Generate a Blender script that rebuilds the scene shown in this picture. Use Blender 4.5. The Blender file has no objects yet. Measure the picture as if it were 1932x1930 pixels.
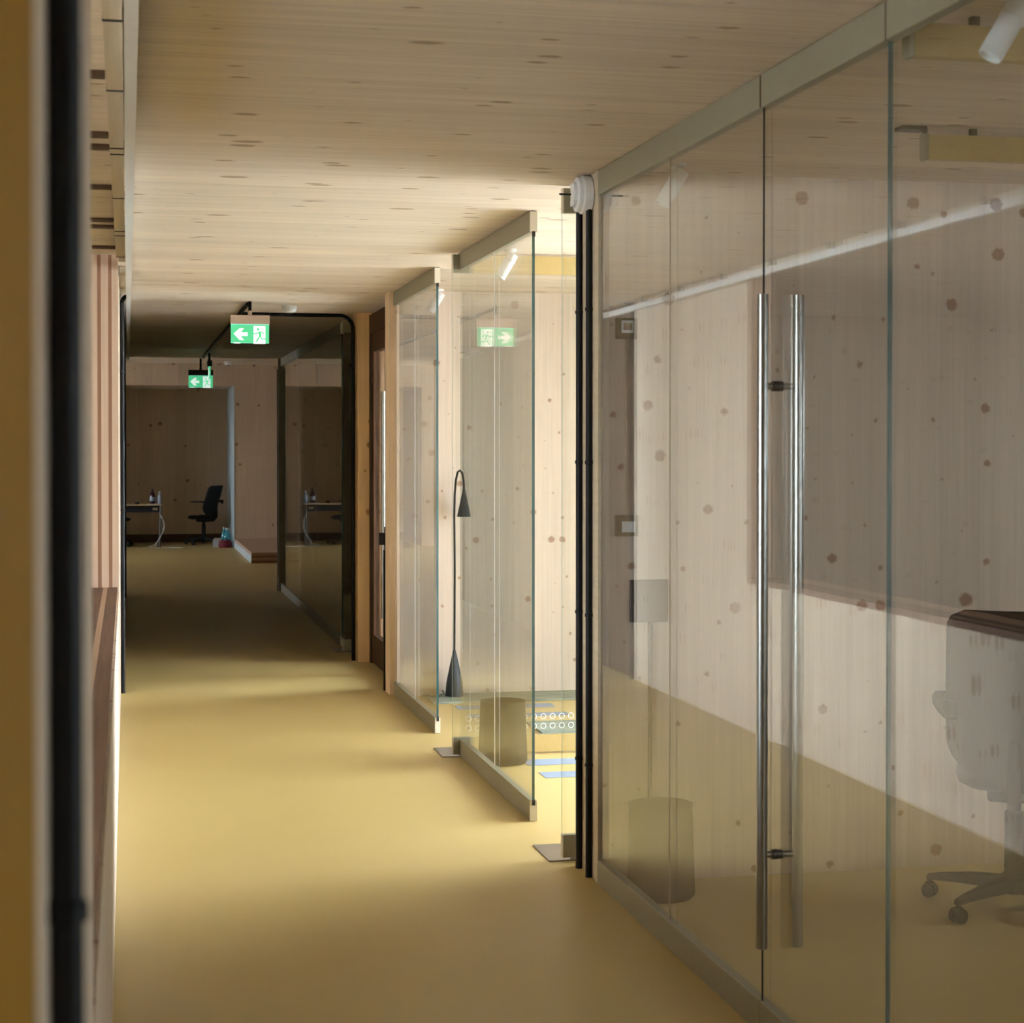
import bpy, math, random
from mathutils import Vector, Matrix, Euler
random.seed(4)
S = bpy.context.scene
COL = S.collection

# ------------------------------------------------------------------ camera
EYE = 1.6
cam_data = bpy.data.cameras.new('camera')
cam = bpy.data.objects.new('camera', cam_data); COL.objects.link(cam)
S.camera = cam
YAW, PITCH = math.radians(12.0522), math.radians(0.8)
cam.location = (0, 0, EYE)
fw = Vector((math.sin(YAW)*math.cos(PITCH), math.cos(YAW)*math.cos(PITCH), -math.sin(PITCH)))
cam.rotation_euler = fw.to_track_quat('-Z', 'Y').to_euler()
cam_data.sensor_fit = 'HORIZONTAL'
cam_data.sensor_width = 36.0
cam_data.lens = 3400/1932*36
cam_data.shift_y = -(965-894.476)/1932
cam_data.clip_start = 0.05
cam_data.dof.use_dof = True
cam_data.dof.focus_distance = 9.5
cam_data.dof.aperture_fstop = 7.5

# ------------------------------------------------------------------ sky and exposure
world = bpy.data.worlds.new('sky'); S.world = world
world.use_nodes = True
bg = world.node_tree.nodes['Background']
bg.inputs[0].default_value = (0.83, 0.93, 1.06, 1)
bg.inputs[1].default_value = 42.0
S.view_settings.view_transform = 'Standard'
S.view_settings.look = 'None'
S.view_settings.gamma = 1
S.view_settings.use_curve_mapping = False
S.view_settings.exposure = 0.06
S.cycles.transparent_max_bounces = 40
S.cycles.adaptive_threshold = 0.025
S.cycles.max_bounces = 10
S.cycles.diffuse_bounces = 5
S.cycles.caustics_reflective = False
S.cycles.caustics_refractive = False
S.cycles.sample_clamp_indirect = 40.0

def portal(loc, rot, sx, sy):
    L = bpy.data.lights.new('window_daylight', 'AREA'); L.shape = 'RECTANGLE'
    L.size, L.size_y = sx, sy
    L.cycles.is_portal = True
    o = bpy.data.objects.new('window_daylight', L); COL.objects.link(o)
    o.location = loc; o.rotation_euler = rot
    return o
TO_LEFT = (0, math.radians(90), 0)     # a portal that shines towards -X
TO_RIGHT = (0, math.radians(-90), 0)

# ------------------------------------------------------------------ materials
def nodes(name):
    m = bpy.data.materials.new(name); m.use_nodes = True
    nt = m.node_tree
    return m, nt, nt.nodes['Principled BSDF']

def plain(name, col, rough=.5, metal=0., spec=.5, emit=None, estr=0.):
    m, nt, b = nodes(name)
    b.inputs['Roughness'].default_value = rough
    b.inputs['Metallic'].default_value = metal
    b.inputs['Specular IOR Level'].default_value = spec
    tc = nt.nodes.new('ShaderNodeTexCoord')
    n = nt.nodes.new('ShaderNodeTexNoise'); n.inputs['Scale'].default_value = 35
    n.inputs['Detail'].default_value = 3
    nt.links.new(tc.outputs['Object'], n.inputs['Vector'])
    r = nt.nodes.new('ShaderNodeMapRange')
    r.inputs['To Min'].default_value = .94; r.inputs['To Max'].default_value = 1.06
    nt.links.new(n.outputs['Fac'], r.inputs['Value'])
    mx = nt.nodes.new('ShaderNodeVectorMath'); mx.operation = 'SCALE'
    mx.inputs[0].default_value = col
    nt.links.new(r.outputs['Result'], mx.inputs['Scale'])
    nt.links.new(mx.outputs['Vector'], b.inputs['Base Color'])
    if emit:
        b.inputs['Emission Color'].default_value = (*emit, 1)
        b.inputs['Emission Strength'].default_value = estr
    return m

def wood(name, base, grain, normal, knot_cell=.35, knot=.16, elong=1.2, board=.0, kcol=(.24, .12, .055),
         rough=.6, density=.55, contrast=.10):
    """CLT spruce: grain = axis of the fibres (0,1,2), normal = axis across the surface."""
    m, nt, b = nodes(name)
    N = nt.nodes; L = nt.links
    b.inputs['Roughness'].default_value = rough
    b.inputs['Specular IOR Level'].default_value = .25
    tc = N.new('ShaderNodeTexCoord')
    across = [a for a in range(3) if a not in (grain, normal)][0]
    # fibres
    mp = N.new('ShaderNodeMapping'); sc = [0, 0, 0]
    sc[grain] = 1.3; sc[across] = 46; sc[normal] = 46 if normal != grain else 0
    mp.inputs['Scale'].default_value = sc
    L.new(tc.outputs['Object'], mp.inputs['Vector'])
    n1 = N.new('ShaderNodeTexNoise'); n1.inputs['Scale'].default_value = 1; n1.inputs['Detail'].default_value = 4
    n1.inputs['Roughness'].default_value = .6
    L.new(mp.outputs['Vector'], n1.inputs['Vector'])
    mr = N.new('ShaderNodeMapRange')
    mr.inputs['From Min'].default_value = .3; mr.inputs['From Max'].default_value = .7
    mr.inputs['To Min'].default_value = 1-contrast; mr.inputs['To Max'].default_value = 1+contrast*.6
    L.new(n1.outputs['Fac'], mr.inputs['Value'])
    val = mr.outputs['Result']
    if board:
        sep = N.new('ShaderNodeSeparateXYZ'); L.new(tc.outputs['Object'], sep.inputs[0])
        dv = N.new('ShaderNodeMath'); dv.operation = 'DIVIDE'; dv.inputs[1].default_value = board
        L.new(sep.outputs[across], dv.inputs[0])
        fl = N.new('ShaderNodeMath'); fl.operation = 'FLOOR'; L.new(dv.outputs[0], fl.inputs[0])
        wn = N.new('ShaderNodeTexWhiteNoise'); wn.noise_dimensions = '1D'; L.new(fl.outputs[0], wn.inputs['W'])
        m2 = N.new('ShaderNodeMapRange'); m2.inputs['To Min'].default_value = .93; m2.inputs['To Max'].default_value = 1.05
        L.new(wn.outputs['Value'], m2.inputs['Value'])
        mu = N.new('ShaderNodeMath'); mu.operation = 'MULTIPLY'
        L.new(val, mu.inputs[0]); L.new(m2.outputs['Result'], mu.inputs[1]); val = mu.outputs[0]
    sv = N.new('ShaderNodeVectorMath'); sv.operation = 'SCALE'; sv.inputs[0].default_value = base
    L.new(val, sv.inputs['Scale'])
    # knots
    mk = N.new('ShaderNodeMapping')
    mk.inputs['Scale'].default_value = (1/(knot_cell*elong), 1/knot_cell, 1)
    mk.inputs['Location'].default_value = (random.random()*9, random.random()*9, 0)
    sx = N.new('ShaderNodeSeparateXYZ'); L.new(tc.outputs['Object'], sx.inputs[0])
    cx = N.new('ShaderNodeCombineXYZ'); L.new(sx.outputs[grain], cx.inputs[0]); L.new(sx.outputs[across], cx.inputs[1])
    L.new(cx.outputs[0], mk.inputs['Vector'])
    wob = N.new('ShaderNodeTexNoise'); wob.inputs['Scale'].default_value = 14; L.new(mk.outputs[0], wob.inputs['Vector'])
    wm = N.new('ShaderNodeVectorMath'); wm.operation = 'SCALE'; wm.inputs['Scale'].default_value = .10
    L.new(wob.outputs['Color'], wm.inputs[0])
    wa = N.new('ShaderNodeVectorMath'); wa.operation = 'ADD'
    L.new(mk.outputs[0], wa.inputs[0]); L.new(wm.outputs[0], wa.inputs[1])
    vo = N.new('ShaderNodeTexVoronoi'); vo.inputs['Scale'].default_value = 1; vo.voronoi_dimensions = '2D'
    L.new(wa.outputs[0], vo.inputs['Vector'])
    sc_ = N.new('ShaderNodeSeparateColor'); L.new(vo.outputs['Color'], sc_.inputs[0])
    rr = N.new('ShaderNodeMapRange'); rr.inputs['From Min'].default_value = 1-density
    rr.inputs['To Min'].default_value = .0; rr.inputs['To Max'].default_value = 1
    L.new(sc_.outputs[0], rr.inputs['Value'])
    pw = N.new('ShaderNodeMath'); pw.operation = 'POWER'; pw.inputs[1].default_value = 2.2
    L.new(rr.outputs['Result'], pw.inputs[0])
    km = N.new('ShaderNodeMath'); km.operation = 'MULTIPLY_ADD'; km.inputs[1].default_value = knot*.85; km.inputs[2].default_value = knot*.15
    L.new(pw.outputs[0], km.inputs[0])
    gt = N.new('ShaderNodeMath'); gt.operation = 'GREATER_THAN'; gt.inputs[1].default_value = .001; L.new(rr.outputs['Result'], gt.inputs[0])
    kk = N.new('ShaderNodeMath'); kk.operation = 'MULTIPLY'; L.new(km.outputs[0], kk.inputs[0]); L.new(gt.outputs[0], kk.inputs[1])
    dv2 = N.new('ShaderNodeMath'); dv2.operation = 'SUBTRACT'
    L.new(kk.outputs[0], dv2.inputs[0]); L.new(vo.outputs['Distance'], dv2.inputs[1])
    ms = N.new('ShaderNodeMapRange'); ms.inputs['From Min'].default_value = -.015; ms.inputs['From Max'].default_value = knot*.22
    ms.inputs['To Max'].default_value = .8
    L.new(dv2.outputs[0], ms.inputs['Value'])
    mix = N.new('ShaderNodeMix'); mix.data_type = 'RGBA'
    L.new(ms.outputs['Result'], mix.inputs['Factor'])
    L.new(sv.outputs['Vector'], mix.inputs['A']); mix.inputs['B'].default_value = (*kcol, 1)
    L.new(mix.outputs['Result'], b.inputs['Base Color'])
    bp = N.new('ShaderNodeBump'); bp.inputs['Strength'].default_value = .08; bp.inputs['Distance'].default_value = .002
    L.new(n1.outputs['Fac'], bp.inputs['Height']); L.new(bp.outputs[0], b.inputs['Normal'])
    return m

SPR = (.66, .50, .345)
M = {}
M['wall_x'] = wood('spruce wall small knots', (.68, .56, .44), 2, 0, .115, .22, 1.9, .14, (.33, .17, .09), density=.6)
M['wall_y'] = wood('spruce wall round knots', (.60, .50, .41), 2, 1, .19, .15, 1.0, .19, (.26, .13, .065), density=.8)
M['wall_end'] = wood('spruce wall hall', (.60, .45, .32), 2, 1, .32, .12, 1.0, .2, (.20, .10, .05), density=.6)
M['post'] = wood('honey spruce post', (.80, .53, .26), 2, 1, .17, .2, 1.0, 0, (.30, .14, .05), density=.5)
M['ceil'] = wood('spruce ceiling', (.70, .59, .475), 0, 2, .17, .15, 2.2, .16, (.30, .20, .11), density=.8, contrast=.14)
M['lam_light'] = wood('end grain lamella light', (.66, .48, .36), 2, 1, .5, .05, 2, 0, density=.3)
M['lam_dark'] = wood('end grain lamella dark', (.34, .18, .11), 2, 1, .5, .05, 2, 0, density=.1)
M['endboard'] = wood('pale honey end board', (.72, .54, .35), 2, 1, .3, .1, 1.5, 0)
M['sill_light'] = wood('sill lamella light', (.56, .37, .25), 1, 2, .5, .05, 2, 0, density=.3)
M['sill_dark'] = wood('sill lamella dark', (.22, .13, .09), 1, 2, .4, .05, 2, 0, density=.3, contrast=.25)
M['pelmet'] = wood('pelmet board', (.56, .47, .34), 1, 2, .3, .1, 2, 0)
M['band'] = wood('honey casing', (.30, .155, .022), 2, 0, .4, .06, 2, 0, density=.2)
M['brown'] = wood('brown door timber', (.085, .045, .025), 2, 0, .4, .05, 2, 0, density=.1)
M['band'].node_tree.nodes['Principled BSDF'].inputs['Specular IOR Level'].default_value = 0.05
M['step'] = wood('step timber', (.52, .36, .26), 0, 2, .4, .05, 2, 0)
M['black'] = plain('black conduit plastic', (.006, .006, .007), .5, 0, .25)
M['white'] = plain('white painted metal', (.72, .73, .74), .45)
M['offwhite'] = plain('off white plastic', (.70, .68, .66), .4)
M['rail'] = plain('olive beige aluminium rail', (.26, .235, .155), .42, .15)
M['railend'] = plain('rail end cap', (.62, .56, .44), .5)
M['yellow'] = plain('yellow panel', (.46, .34, .13), .5)
M['steel'] = plain('brushed steel', (.30, .295, .27), .28, 1.)
M['darksteel'] = plain('dark steel', (.10, .09, .08), .3, .8)
M['rubber'] = plain('black rubber', (.01, .01, .01), .7)
M['greyfab'] = plain('taupe mesh fabric', (.016, .013, .013), .95, 0, .08)
M['chairplastic'] = plain('dark chair plastic', (.010, .008, .006), .9, 0, .08)
M['blackfab'] = plain('black fabric', (.010, .010, .011), .9)
M['bluefab'] = plain('dark blue fabric', (.012, .014, .03), .9)
M['lamp'] = plain('slate lacquer', (.022, .030, .038), .5, 0, .3)
M['lampin'] = plain('lamp shade lining', (.6, .58, .55), .5)
M['olive'] = plain('olive wall box', (.20, .16, .085), .6)
M['greybox'] = plain('grey box', (.045, .036, .038), .8, 0, .1)
M['tan'] = plain('tan pipe', (.36, .28, .19), .5)
M['mat'] = None
M['stripe'] = plain('pale blue strip', (.23, .28, .36), .8)  # flat pale blue strips on the floor
M['desk'] = plain('desk top laminate', (.40, .30, .17), .5)
M['redglass'] = plain('dark red bottle', (.035, .006, .010), .1)
M['clearpl'] = plain('clear pale plastic', (.30, .34, .40), .2)
M['cyanpl'] = plain('turquoise plastic bottle', (.06, .30, .36), .15)
M['red'] = plain('red cloth', (.16, .008, .018), .7)
M['cardboard'] = plain('pale box', (.50, .55, .58), .7)
M['ringwhite'] = plain('white decal', (.85, .87, .86), .6)
M['ground'] = plain('outdoor ground', (.74, .74, .73), .9)
M['frame'] = plain('window frame', (.25, .19, .13), .5)
M['signgreen'] = plain('exit sign green', (.04, .35, .16), .5, emit=(.075, .50, .225), estr=1.0)
M['signwhite'] = plain('exit sign white', (.7, .75, .72), .5, emit=(.78, .92, .84), estr=.9)
M['signedge'] = plain('exit sign lit edge', (.3, .7, .65), .4, emit=(.25, .72, .68), estr=.8)
M['signbox'] = plain('exit sign housing', (.55, .43, .36), .5)
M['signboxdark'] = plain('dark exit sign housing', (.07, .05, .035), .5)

def floor_mat():
    m, nt, b = nodes('yellow linoleum')
    N = nt.nodes; L = nt.links
    tc = N.new('ShaderNodeTexCoord')
    n = N.new('ShaderNodeTexNoise'); n.inputs['Scale'].default_value = 180; n.inputs['Detail'].default_value = 4
    n2 = N.new('ShaderNodeTexNoise'); n2.inputs['Scale'].default_value = 1.2; n2.inputs['Detail'].default_value = 3
    L.new(tc.outputs['Object'], n.inputs['Vector']); L.new(tc.outputs['Object'], n2.inputs['Vector'])
    r = N.new('ShaderNodeValToRGB')
    r.color_ramp.elements[0].position = .3; r.color_ramp.elements[0].color = (.50, .375, .145, 1)
    r.color_ramp.elements[1].position = .7; r.color_ramp.elements[1].color = (.55, .42, .175, 1)
    ad = N.new('ShaderNodeMath'); ad.operation = 'ADD'
    mu = N.new('ShaderNodeMath'); mu.operation = 'MULTIPLY'; mu.inputs[1].default_value = .5
    L.new(n.outputs['Fac'], ad.inputs[0]); L.new(n2.outputs['Fac'], ad.inputs[1]); L.new(ad.outputs[0], mu.inputs[0])
    L.new(mu.outputs[0], r.inputs['Fac']); L.new(r.outputs['Color'], b.inputs['Base Color'])
    b.inputs['Roughness'].default_value = .42
    b.inputs['Specular IOR Level'].default_value = .32
    return m
M['floor'] = floor_mat()

def mat_mat():
    m, nt, b = nodes('grey green mat')
    N = nt.nodes; L = nt.links
    tc = N.new('ShaderNodeTexCoord')
    mp = N.new('ShaderNodeMapping'); mp.inputs['Scale'].default_value = (3, 14, 3); L.new(tc.outputs['Object'], mp.inputs[0])
    n = N.new('ShaderNodeTexNoise'); n.inputs['Scale'].default_value = 1; n.inputs['Detail'].default_value = 5; n.inputs['Distortion'].default_value = 1
    L.new(mp.outputs[0], n.inputs['Vector'])
    r = N.new('ShaderNodeValToRGB')
    r.color_ramp.elements[0].position = .35; r.color_ramp.elements[0].color = (.14, .18, .15, 1)
    r.color_ramp.elements[1].position = .68; r.color_ramp.elements[1].color = (.30, .34, .27, 1)
    L.new(n.outputs['Fac'], r.inputs['Fac']); L.new(r.outputs[0], b.inputs['Base Color'])
    b.inputs['Roughness'].default_value = .7
    return m
M['mat'] = mat_mat()

def glass_mat():
    m = bpy.data.materials.new('clear float glass'); m.use_nodes = True
    nt = m.node_tree; N = nt.nodes; L = nt.links
    N.clear()
    out = N.new('ShaderNodeOutputMaterial')
    geo = N.new('ShaderNodeNewGeometry')
    mr = N.new('ShaderNodeMapRange'); mr.inputs['To Min'].default_value = 1.42; mr.inputs['To Max'].default_value = 1/1.42
    L.new(geo.outputs['Backfacing'], mr.inputs['Value'])
    fr = N.new('ShaderNodeFresnel'); L.new(mr.outputs['Result'], fr.inputs['IOR'])
    tr = N.new('ShaderNodeBsdfTransparent'); tr.inputs[0].default_value = (.972, .985, .978, 1)
    gl = N.new('ShaderNodeBsdfGlossy'); gl.inputs['Roughness'].default_value = 0.0
    gl.inputs['Color'].default_value = (1, 1, 1, 1)
    mx = N.new('ShaderNodeMixShader')
    L.new(fr.outputs[0], mx.inputs[0]); L.new(tr.outputs[0], mx.inputs[1]); L.new(gl.outputs[0], mx.inputs[2])
    L.new(mx.outputs[0], out.inputs[0])
    return m
M['glass'] = glass_mat()
def edge_mat():
    m, nt, b = nodes('green glass edge')
    b.inputs['Base Color'].default_value = (.03, .10, .105, 1)
    b.inputs['Roughness'].default_value = .12
    b.inputs['Specular IOR Level'].default_value = .9
    b.inputs['Coat Weight'].default_value = 1.0
    return m
M['edge'] = edge_mat()
M['edge_lit'] = plain('lit pale glass edge', (.50, .66, .66), .15)  # edge colour lightened to carry the light off the left wall
def smoked():
    m = bpy.data.materials.new('smoked translucent plastic'); m.use_nodes = True
    nt = m.node_tree; N = nt.nodes; L = nt.links
    b = N['Principled BSDF']
    b.inputs['Base Color'].default_value = (.045, .038, .026, 1); b.inputs['Specular IOR Level'].default_value = .15; b.inputs['Roughness'].default_value = .5
    tr = N.new('ShaderNodeBsdfTransparent'); tr.inputs[0].default_value = (.75, .72, .62, 1)
    mx = N.new('ShaderNodeMixShader'); mx.inputs[0].default_value = .22
    L.new(b.outputs[0], mx.inputs[1]); L.new(tr.outputs[0], mx.inputs[2])
    L.new(mx.outputs[0], N['Material Output'].inputs[0])
    return m
M['smoked'] = smoked()
for k in ('greyfab', 'chairplastic', 'smoked', 'greybox'):      # dull surfaces without sheen
    M[k].node_tree.nodes['Principled BSDF'].inputs['IOR'].default_value = 1.08

# ------------------------------------------------------------------ mesh helpers
class MB:
    def __init__(self): self.v = []; self.f = []; self.mi = []
    def add(self, vs, fs, mi=0):
        o = len(self.v); self.v += [tuple(p) for p in vs]
        self.f += [tuple(i+o for i in f) for f in fs]; self.mi += [mi]*len(fs)
        return self
    def box(self, x0, x1, y0, y1, z0, z1, mi=0):
        return self.add([(x0,y0,z0),(x1,y0,z0),(x1,y1,z0),(x0,y1,z0),(x0,y0,z1),(x1,y0,z1),(x1,y1,z1),(x0,y1,z1)],
                        [(0,3,2,1),(4,5,6,7),(0,1,5,4),(1,2,6,5),(2,3,7,6),(3,0,4,7)], mi)
    def pane(self, x0, x1, y0, y1, z0, z1, teal=True):
        """glass slab: the two large faces material 0, the narrow edges material 1"""
        fs = [(0,3,2,1),(4,5,6,7),(0,1,5,4),(1,2,6,5),(2,3,7,6),(3,0,4,7)]
        o = len(self.v)
        self.box(x0, x1, y0, y1, z0, z1)
        thin = 0 if (x1-x0) < (y1-y0) else 1
        big = (3, 5) if thin == 0 else (2, 4)
        for k in range(6): self.mi[len(self.mi)-6+k] = 0 if (k in big or not teal) else 1
        return self
    def tube(self, path, r, n=12, cap=True):
        path = [Vector(p) for p in path]
        rs = r if isinstance(r, (list, tuple)) else [r]*len(path)
        o = []; prev = None; vs = []; fs = []
        for i, p in enumerate(path):
            t = (path[min(i+1, len(path)-1)]-path[max(i-1, 0)]).normalized()
            if prev is None:
                a = Vector((0,0,1)) if abs(t.z) < .9 else Vector((1,0,0))
                u = t.cross(a).normalized()
            else:
                u = (prev-t*prev.dot(t)).normalized()
            prev = u; w = t.cross(u)
            for k in range(n):
                an = 2*math.pi*k/n
                vs.append(p+(u*math.cos(an)+w*math.sin(an))*rs[i])
        for i in range(len(path)-1):
            for k in range(n):
                a, b = i*n+k, i*n+(k+1) % n
                fs.append((a, b, b+n, a+n))
        if cap:
            fs.append(tuple(range(n-1, -1, -1))); fs.append(tuple(range((len(path)-1)*n, len(path)*n)))
        return self.add(vs, fs)
    def lathe(self, prof, c, axis=(0,0,1), n=24):
        """prof = [(r, h)] swept about axis through c"""
        ax = Vector(axis).normalized(); a = Vector((0,0,1)) if abs(ax.z) < .9 else Vector((1,0,0))
        u = ax.cross(a).normalized(); w = ax.cross(u); c = Vector(c); vs = []; fs = []
        for r, h in prof:
            for k in range(n):
                an = 2*math.pi*k/n
                vs.append(c+ax*h+(u*math.cos(an)+w*math.sin(an))*max(r, 1e-5))
        for i in range(len(prof)-1):
            for k in range(n):
                a_, b_ = i*n+k, i*n+(k+1) % n
                fs.append((a_, b_, b_+n, a_+n))
        return self.add(vs, fs)
    def prism(self, pts, d0, d1, fn):
        """polygon pts (2-D) between depths d0,d1; fn(u,v,d) -> world"""
        n = len(pts)
        vs = [fn(u, v, d0) for u, v in pts]+[fn(u, v, d1) for u, v in pts]
        fs = [tuple(range(n-1, -1, -1)), tuple(range(n, 2*n))]+[(i, (i+1) % n, (i+1) % n+n, i+n) for i in range(n)]
        return self.add(vs, fs)
    def xform(self, mat):
        self.v = [tuple(mat @ Vector(p)) for p in self.v]; return self
    def build(self, name, mats, parent=None, smooth=False, bevel=0):
        off = Vector(parent.get('_w', (0,0,0))) if parent else Vector((0,0,0))
        me = bpy.data.meshes.new(name)
        me.from_pydata([tuple(Vector(p)-off) for p in self.v], [], self.f)
        for m in (mats if isinstance(mats, (list, tuple)) else [mats]): me.materials.append(m)
        me.polygons.foreach_set('material_index', self.mi)
        if smooth:
            me.polygons.foreach_set('use_smooth', [True]*len(me.polygons))
        me.validate(); me.update()
        import bmesh
        bm = bmesh.new(); bm.from_mesh(me); bmesh.ops.recalc_face_normals(bm, faces=bm.faces)
        bm.to_mesh(me); bm.free()
        o = bpy.data.objects.new(name, me); COL.objects.link(o)
        if smooth:
            md = o.modifiers.new('smooth', 'EDGE_SPLIT'); md.split_angle = math.radians(38)
        if bevel:
            md = o.modifiers.new('bevel', 'BEVEL'); md.width = bevel; md.segments = 2; md.limit_method = 'ANGLE'
        if parent:
            o.parent = parent
            o['_w'] = tuple(off)
        return o
WORLD_OFF = []
def thing(name, label, cat, loc, group=None):
    o = bpy.data.objects.new(name, None); COL.objects.link(o)
    o.empty_display_size = .1
    o.location = loc; o['_w'] = tuple(loc); o['label'] = label; o['category'] = cat
    if group: o['group'] = group
    return o
def tag(o, label, cat, group=None):
    o['label'] = label; o['category'] = cat
    if group: o['group'] = group
    return o
def struct(o, label=None):
    o['kind'] = 'structure'
    if label: o['label'] = label
    return o
def B(*a): return MB().box(*a)
def arc(c, a, b, r, n=8):
    """quarter bend: from direction a to direction b about corner c"""
    c, a, b = Vector(c), Vector(a), Vector(b)
    o = c+a*r+b*r
    return [o-b*r*math.cos(t)-a*r*math.sin(t) for t in [math.pi/2*i/n for i in range(n+1)]]

H = 2.62          # corridor ceiling
HH = 2.97         # hall ceiling
XG0, XG1 = 1.687, 1.719      # rails of the glass line
GX0, GX1 = 1.697, 1.709      # the glass itself
XL = -.045                   # face of the left wall
XE = 4.8                     # inner face of the outside wall on the right
YB = -1.2

# ------------------------------------------------------------------ the setting
struct(B(-80, 90, -80, 110, -1.3, -1.2).build('ground', M['ground']), 'grey open ground outside the building')
struct(MB().box(-5.4, XE+.3, YB, 11.8, -.2, 0).box(-5.4, 3.4, 11.8, 20.4, -.2, 0).box(-5.4, XE+.3, 20.4, 31.7, -.2, 0).build('floor', M['floor']), 'mustard yellow linoleum floor')
struct(MB().box(-4.4, XE+.3, YB, 11.8, H, H+.16).box(-4.4, 3.4, 11.8, 20.4, H, H+.16).build('ceiling', M['ceil']), 'pale spruce timber ceiling of the corridor')
struct(B(-5.4, XE+.3, 20.4, 31.7, HH, HH+.2).build('ceiling', M['ceil']), 'higher timber ceiling of the far hall')
# header where the hall ceiling steps up
struct(B(-5.4, XE+.3, 20.36, 20.46, H, HH).build('wall_header', M['wall_y']))
# near and rear
struct(B(-4.4, XE+.3, YB-.2, YB, -.2, H+.1).build('wall_rear', M['wall_y']))

# left wall: near piece, parapet under the long opening, far piece with laminated jamb, then the dark corridor
OP0, OP1, SILL = 2.40, 9.72, .87
LAY = [(.033, 'light'), (.018, 'dark'), (.037, 'light'), (.019, 'dark'), (.038, 'light')]
LT = sum(t for t, k in LAY)
def left_piece(y0, y1, z0, z1):
    return struct(B(XL-LT, XL, y0, y1, z0, z1).build('wall_left', M['wall_x']))
near = left_piece(YB, OP0-.02, 0, H)
para = left_piece(OP0-.02, OP1, 0, SILL-.03)
farw = left_piece(OP1+.02, 12.05, 0, H)
darkw = struct(B(XL-LT, XL, 12.05, 20.4, 0, H).build('wall_left', M['brown']))  # corridor's dimness put into the wall as brown instead of spruce
def layers(wall, y0, y1, z0, z1, kind, mats):
    x = XL
    for t, k in LAY:
        B(x-t, x, y0, y1, z0, z1).build('lamella', M[mats+k], wall)
        x -= t
layers(farw, OP1, OP1+.02, 0, H, 'jamb', 'lam_')
layers(near, OP0-.02, OP0, 0, H, 'jamb', 'lam_')
# sill boards of the opening
x = XL-.008
for w, k in ((.05, 'dark'), (.022, 'light'), (.075, 'dark'), (.12, 'light')):
    B(x-w, x, OP0, OP1, SILL-.03, SILL).build('sill_board', M['sill_'+k], para); x -= w
# honey casing close to the camera
struct(B(XL, XL+.006, YB, .815, 0, H).build('trim_1', M['band']), 'honey brown casing at the left picture edge')  # thin sheet over the near wall in darker honey wood
# room to the left behind the opening
struct(B(-4.6, -4.4, YB, 20.6, -.2, H+.1).build('wall_outer', M['wall_x'])) if False else None
def wall_with_windows(name, x0, x1, y0, y1, z1, holes, mat):
    """wall slab across X with rectangular window holes (ya, yb, za, zb), built as separate pieces of one mesh"""
    m = MB(); y = y0
    for ya, yb, za, zb in holes:
        m.box(x0, x1, y, ya, -.2, z1); m.box(x0, x1, ya, yb, -.2, za); m.box(x0, x1, ya, yb, zb, z1); y = yb
    m.box(x0, x1, y, y1, -.2, z1)
    return struct(m.build(name, mat))
WL = [(1.0, 3.4, .9, 2.2)]
wall_with_windows('wall_outer', -4.6, -4.4, YB, 20.6, H+.16, WL, M['wall_x'])
struct(B(-4.4, XL-LT, 13.0, 13.15, 0, H).build('wall_cross', M['wall_y']))

# right outside wall with the windows that light the rooms
WR = [(-.5, .8, 1.15, 1.97), (5.2, 5.75, 1.5, 1.94), (6.82, 9.7, .05, 2.56)]
wall_with_windows('wall_right', XE, XE+.25, YB, 11.8, H+.16, WR, M['wall_x'])
# hall side walls
WH = [(25.9, 28.4, 1.08, 2.12)]
wall_with_windows('wall_hall', -5.6, -5.4, 20.4, 31.8, HH+.2, WH, M['wall_x'])
struct(B(XE, XE+.25, 20.46, 31.8, -.2, HH+.2).build('wall_hall', M['wall_x']))
wn = 0
def window(x, ya, yb, za, zb, nm, facing, lab, deep=0):
    global wn; wn += 1
    e = bpy.data.objects.new('window_%d' % wn, None); COL.objects.link(e)
    e.location = (x, (ya+yb)/2, za); e['_w'] = tuple(e.location); e['kind'] = 'structure'; e['label'] = lab
    t = .06
    for (a, b_, c, d) in ((ya, ya+t, za, zb), (yb-t, yb, za, zb), (ya+t, yb-t, za, za+t), (ya+t, yb-t, zb-t, zb)):
        B(x-.03, x+.03, a, b_, c, d).build('window_frame', M['frame'], e)
    w = (yb-ya-2*t)/nm
    for i in range(1, nm):
        yy = ya+t+w*i
        B(x-.03-deep, x+.03, yy-.025, yy+.025, za+t, zb-t).build('mullion', M['frame'], e)
    for i in range(nm):
        MB().pane(x-.004, x+.004, ya+t+w*i+.025, ya+t+w*(i+1)-.025, za+t, zb-t).build('pane', [M['glass'], M['edge']], e)
    portal((x+(-.08 if facing == 'L' else .08), (ya+yb)/2, (za+zb)/2), TO_LEFT if facing == 'L' else TO_RIGHT, zb-za-.02, yb-ya-.02)
window(XE+.12, *WR[0], 2, 'L', 'added rear window of the near glazed office, fill for the near corridor')  # unseen opening added to brighten the near corridor and left wall
window(XE+.12, *WR[1], 2, 'L', 'added window lighting the end wall of the near glazed office')  # unseen opening added to light the end wall and office ceiling
window(XE+.12, *WR[2], 5, 'L', 'wide window in the middle room, mullions deepened to shade the back wall', .24)  # unseen mullions made deep to hold light off the back wall
window(3.3, 11.86, 12.75, .1, 2.5, 1, 'L', 'window behind the brown timber side door')
struct(B(3.2, 3.4, 12.75, 20.46, 0, H).build('wall_vestibule', M['wall_x'])); struct(B(3.2, 3.4, 11.80, 12.75, 0, .1).build('wall_vestibule', M['wall_x'])); struct(B(3.2, 3.4, 11.80, 11.86, .1, H).build('wall_vestibule', M['wall_x'])); struct(B(3.2, 3.4, 11.86, 12.75, 2.5, H).build('wall_vestibule', M['wall_x']))
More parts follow.
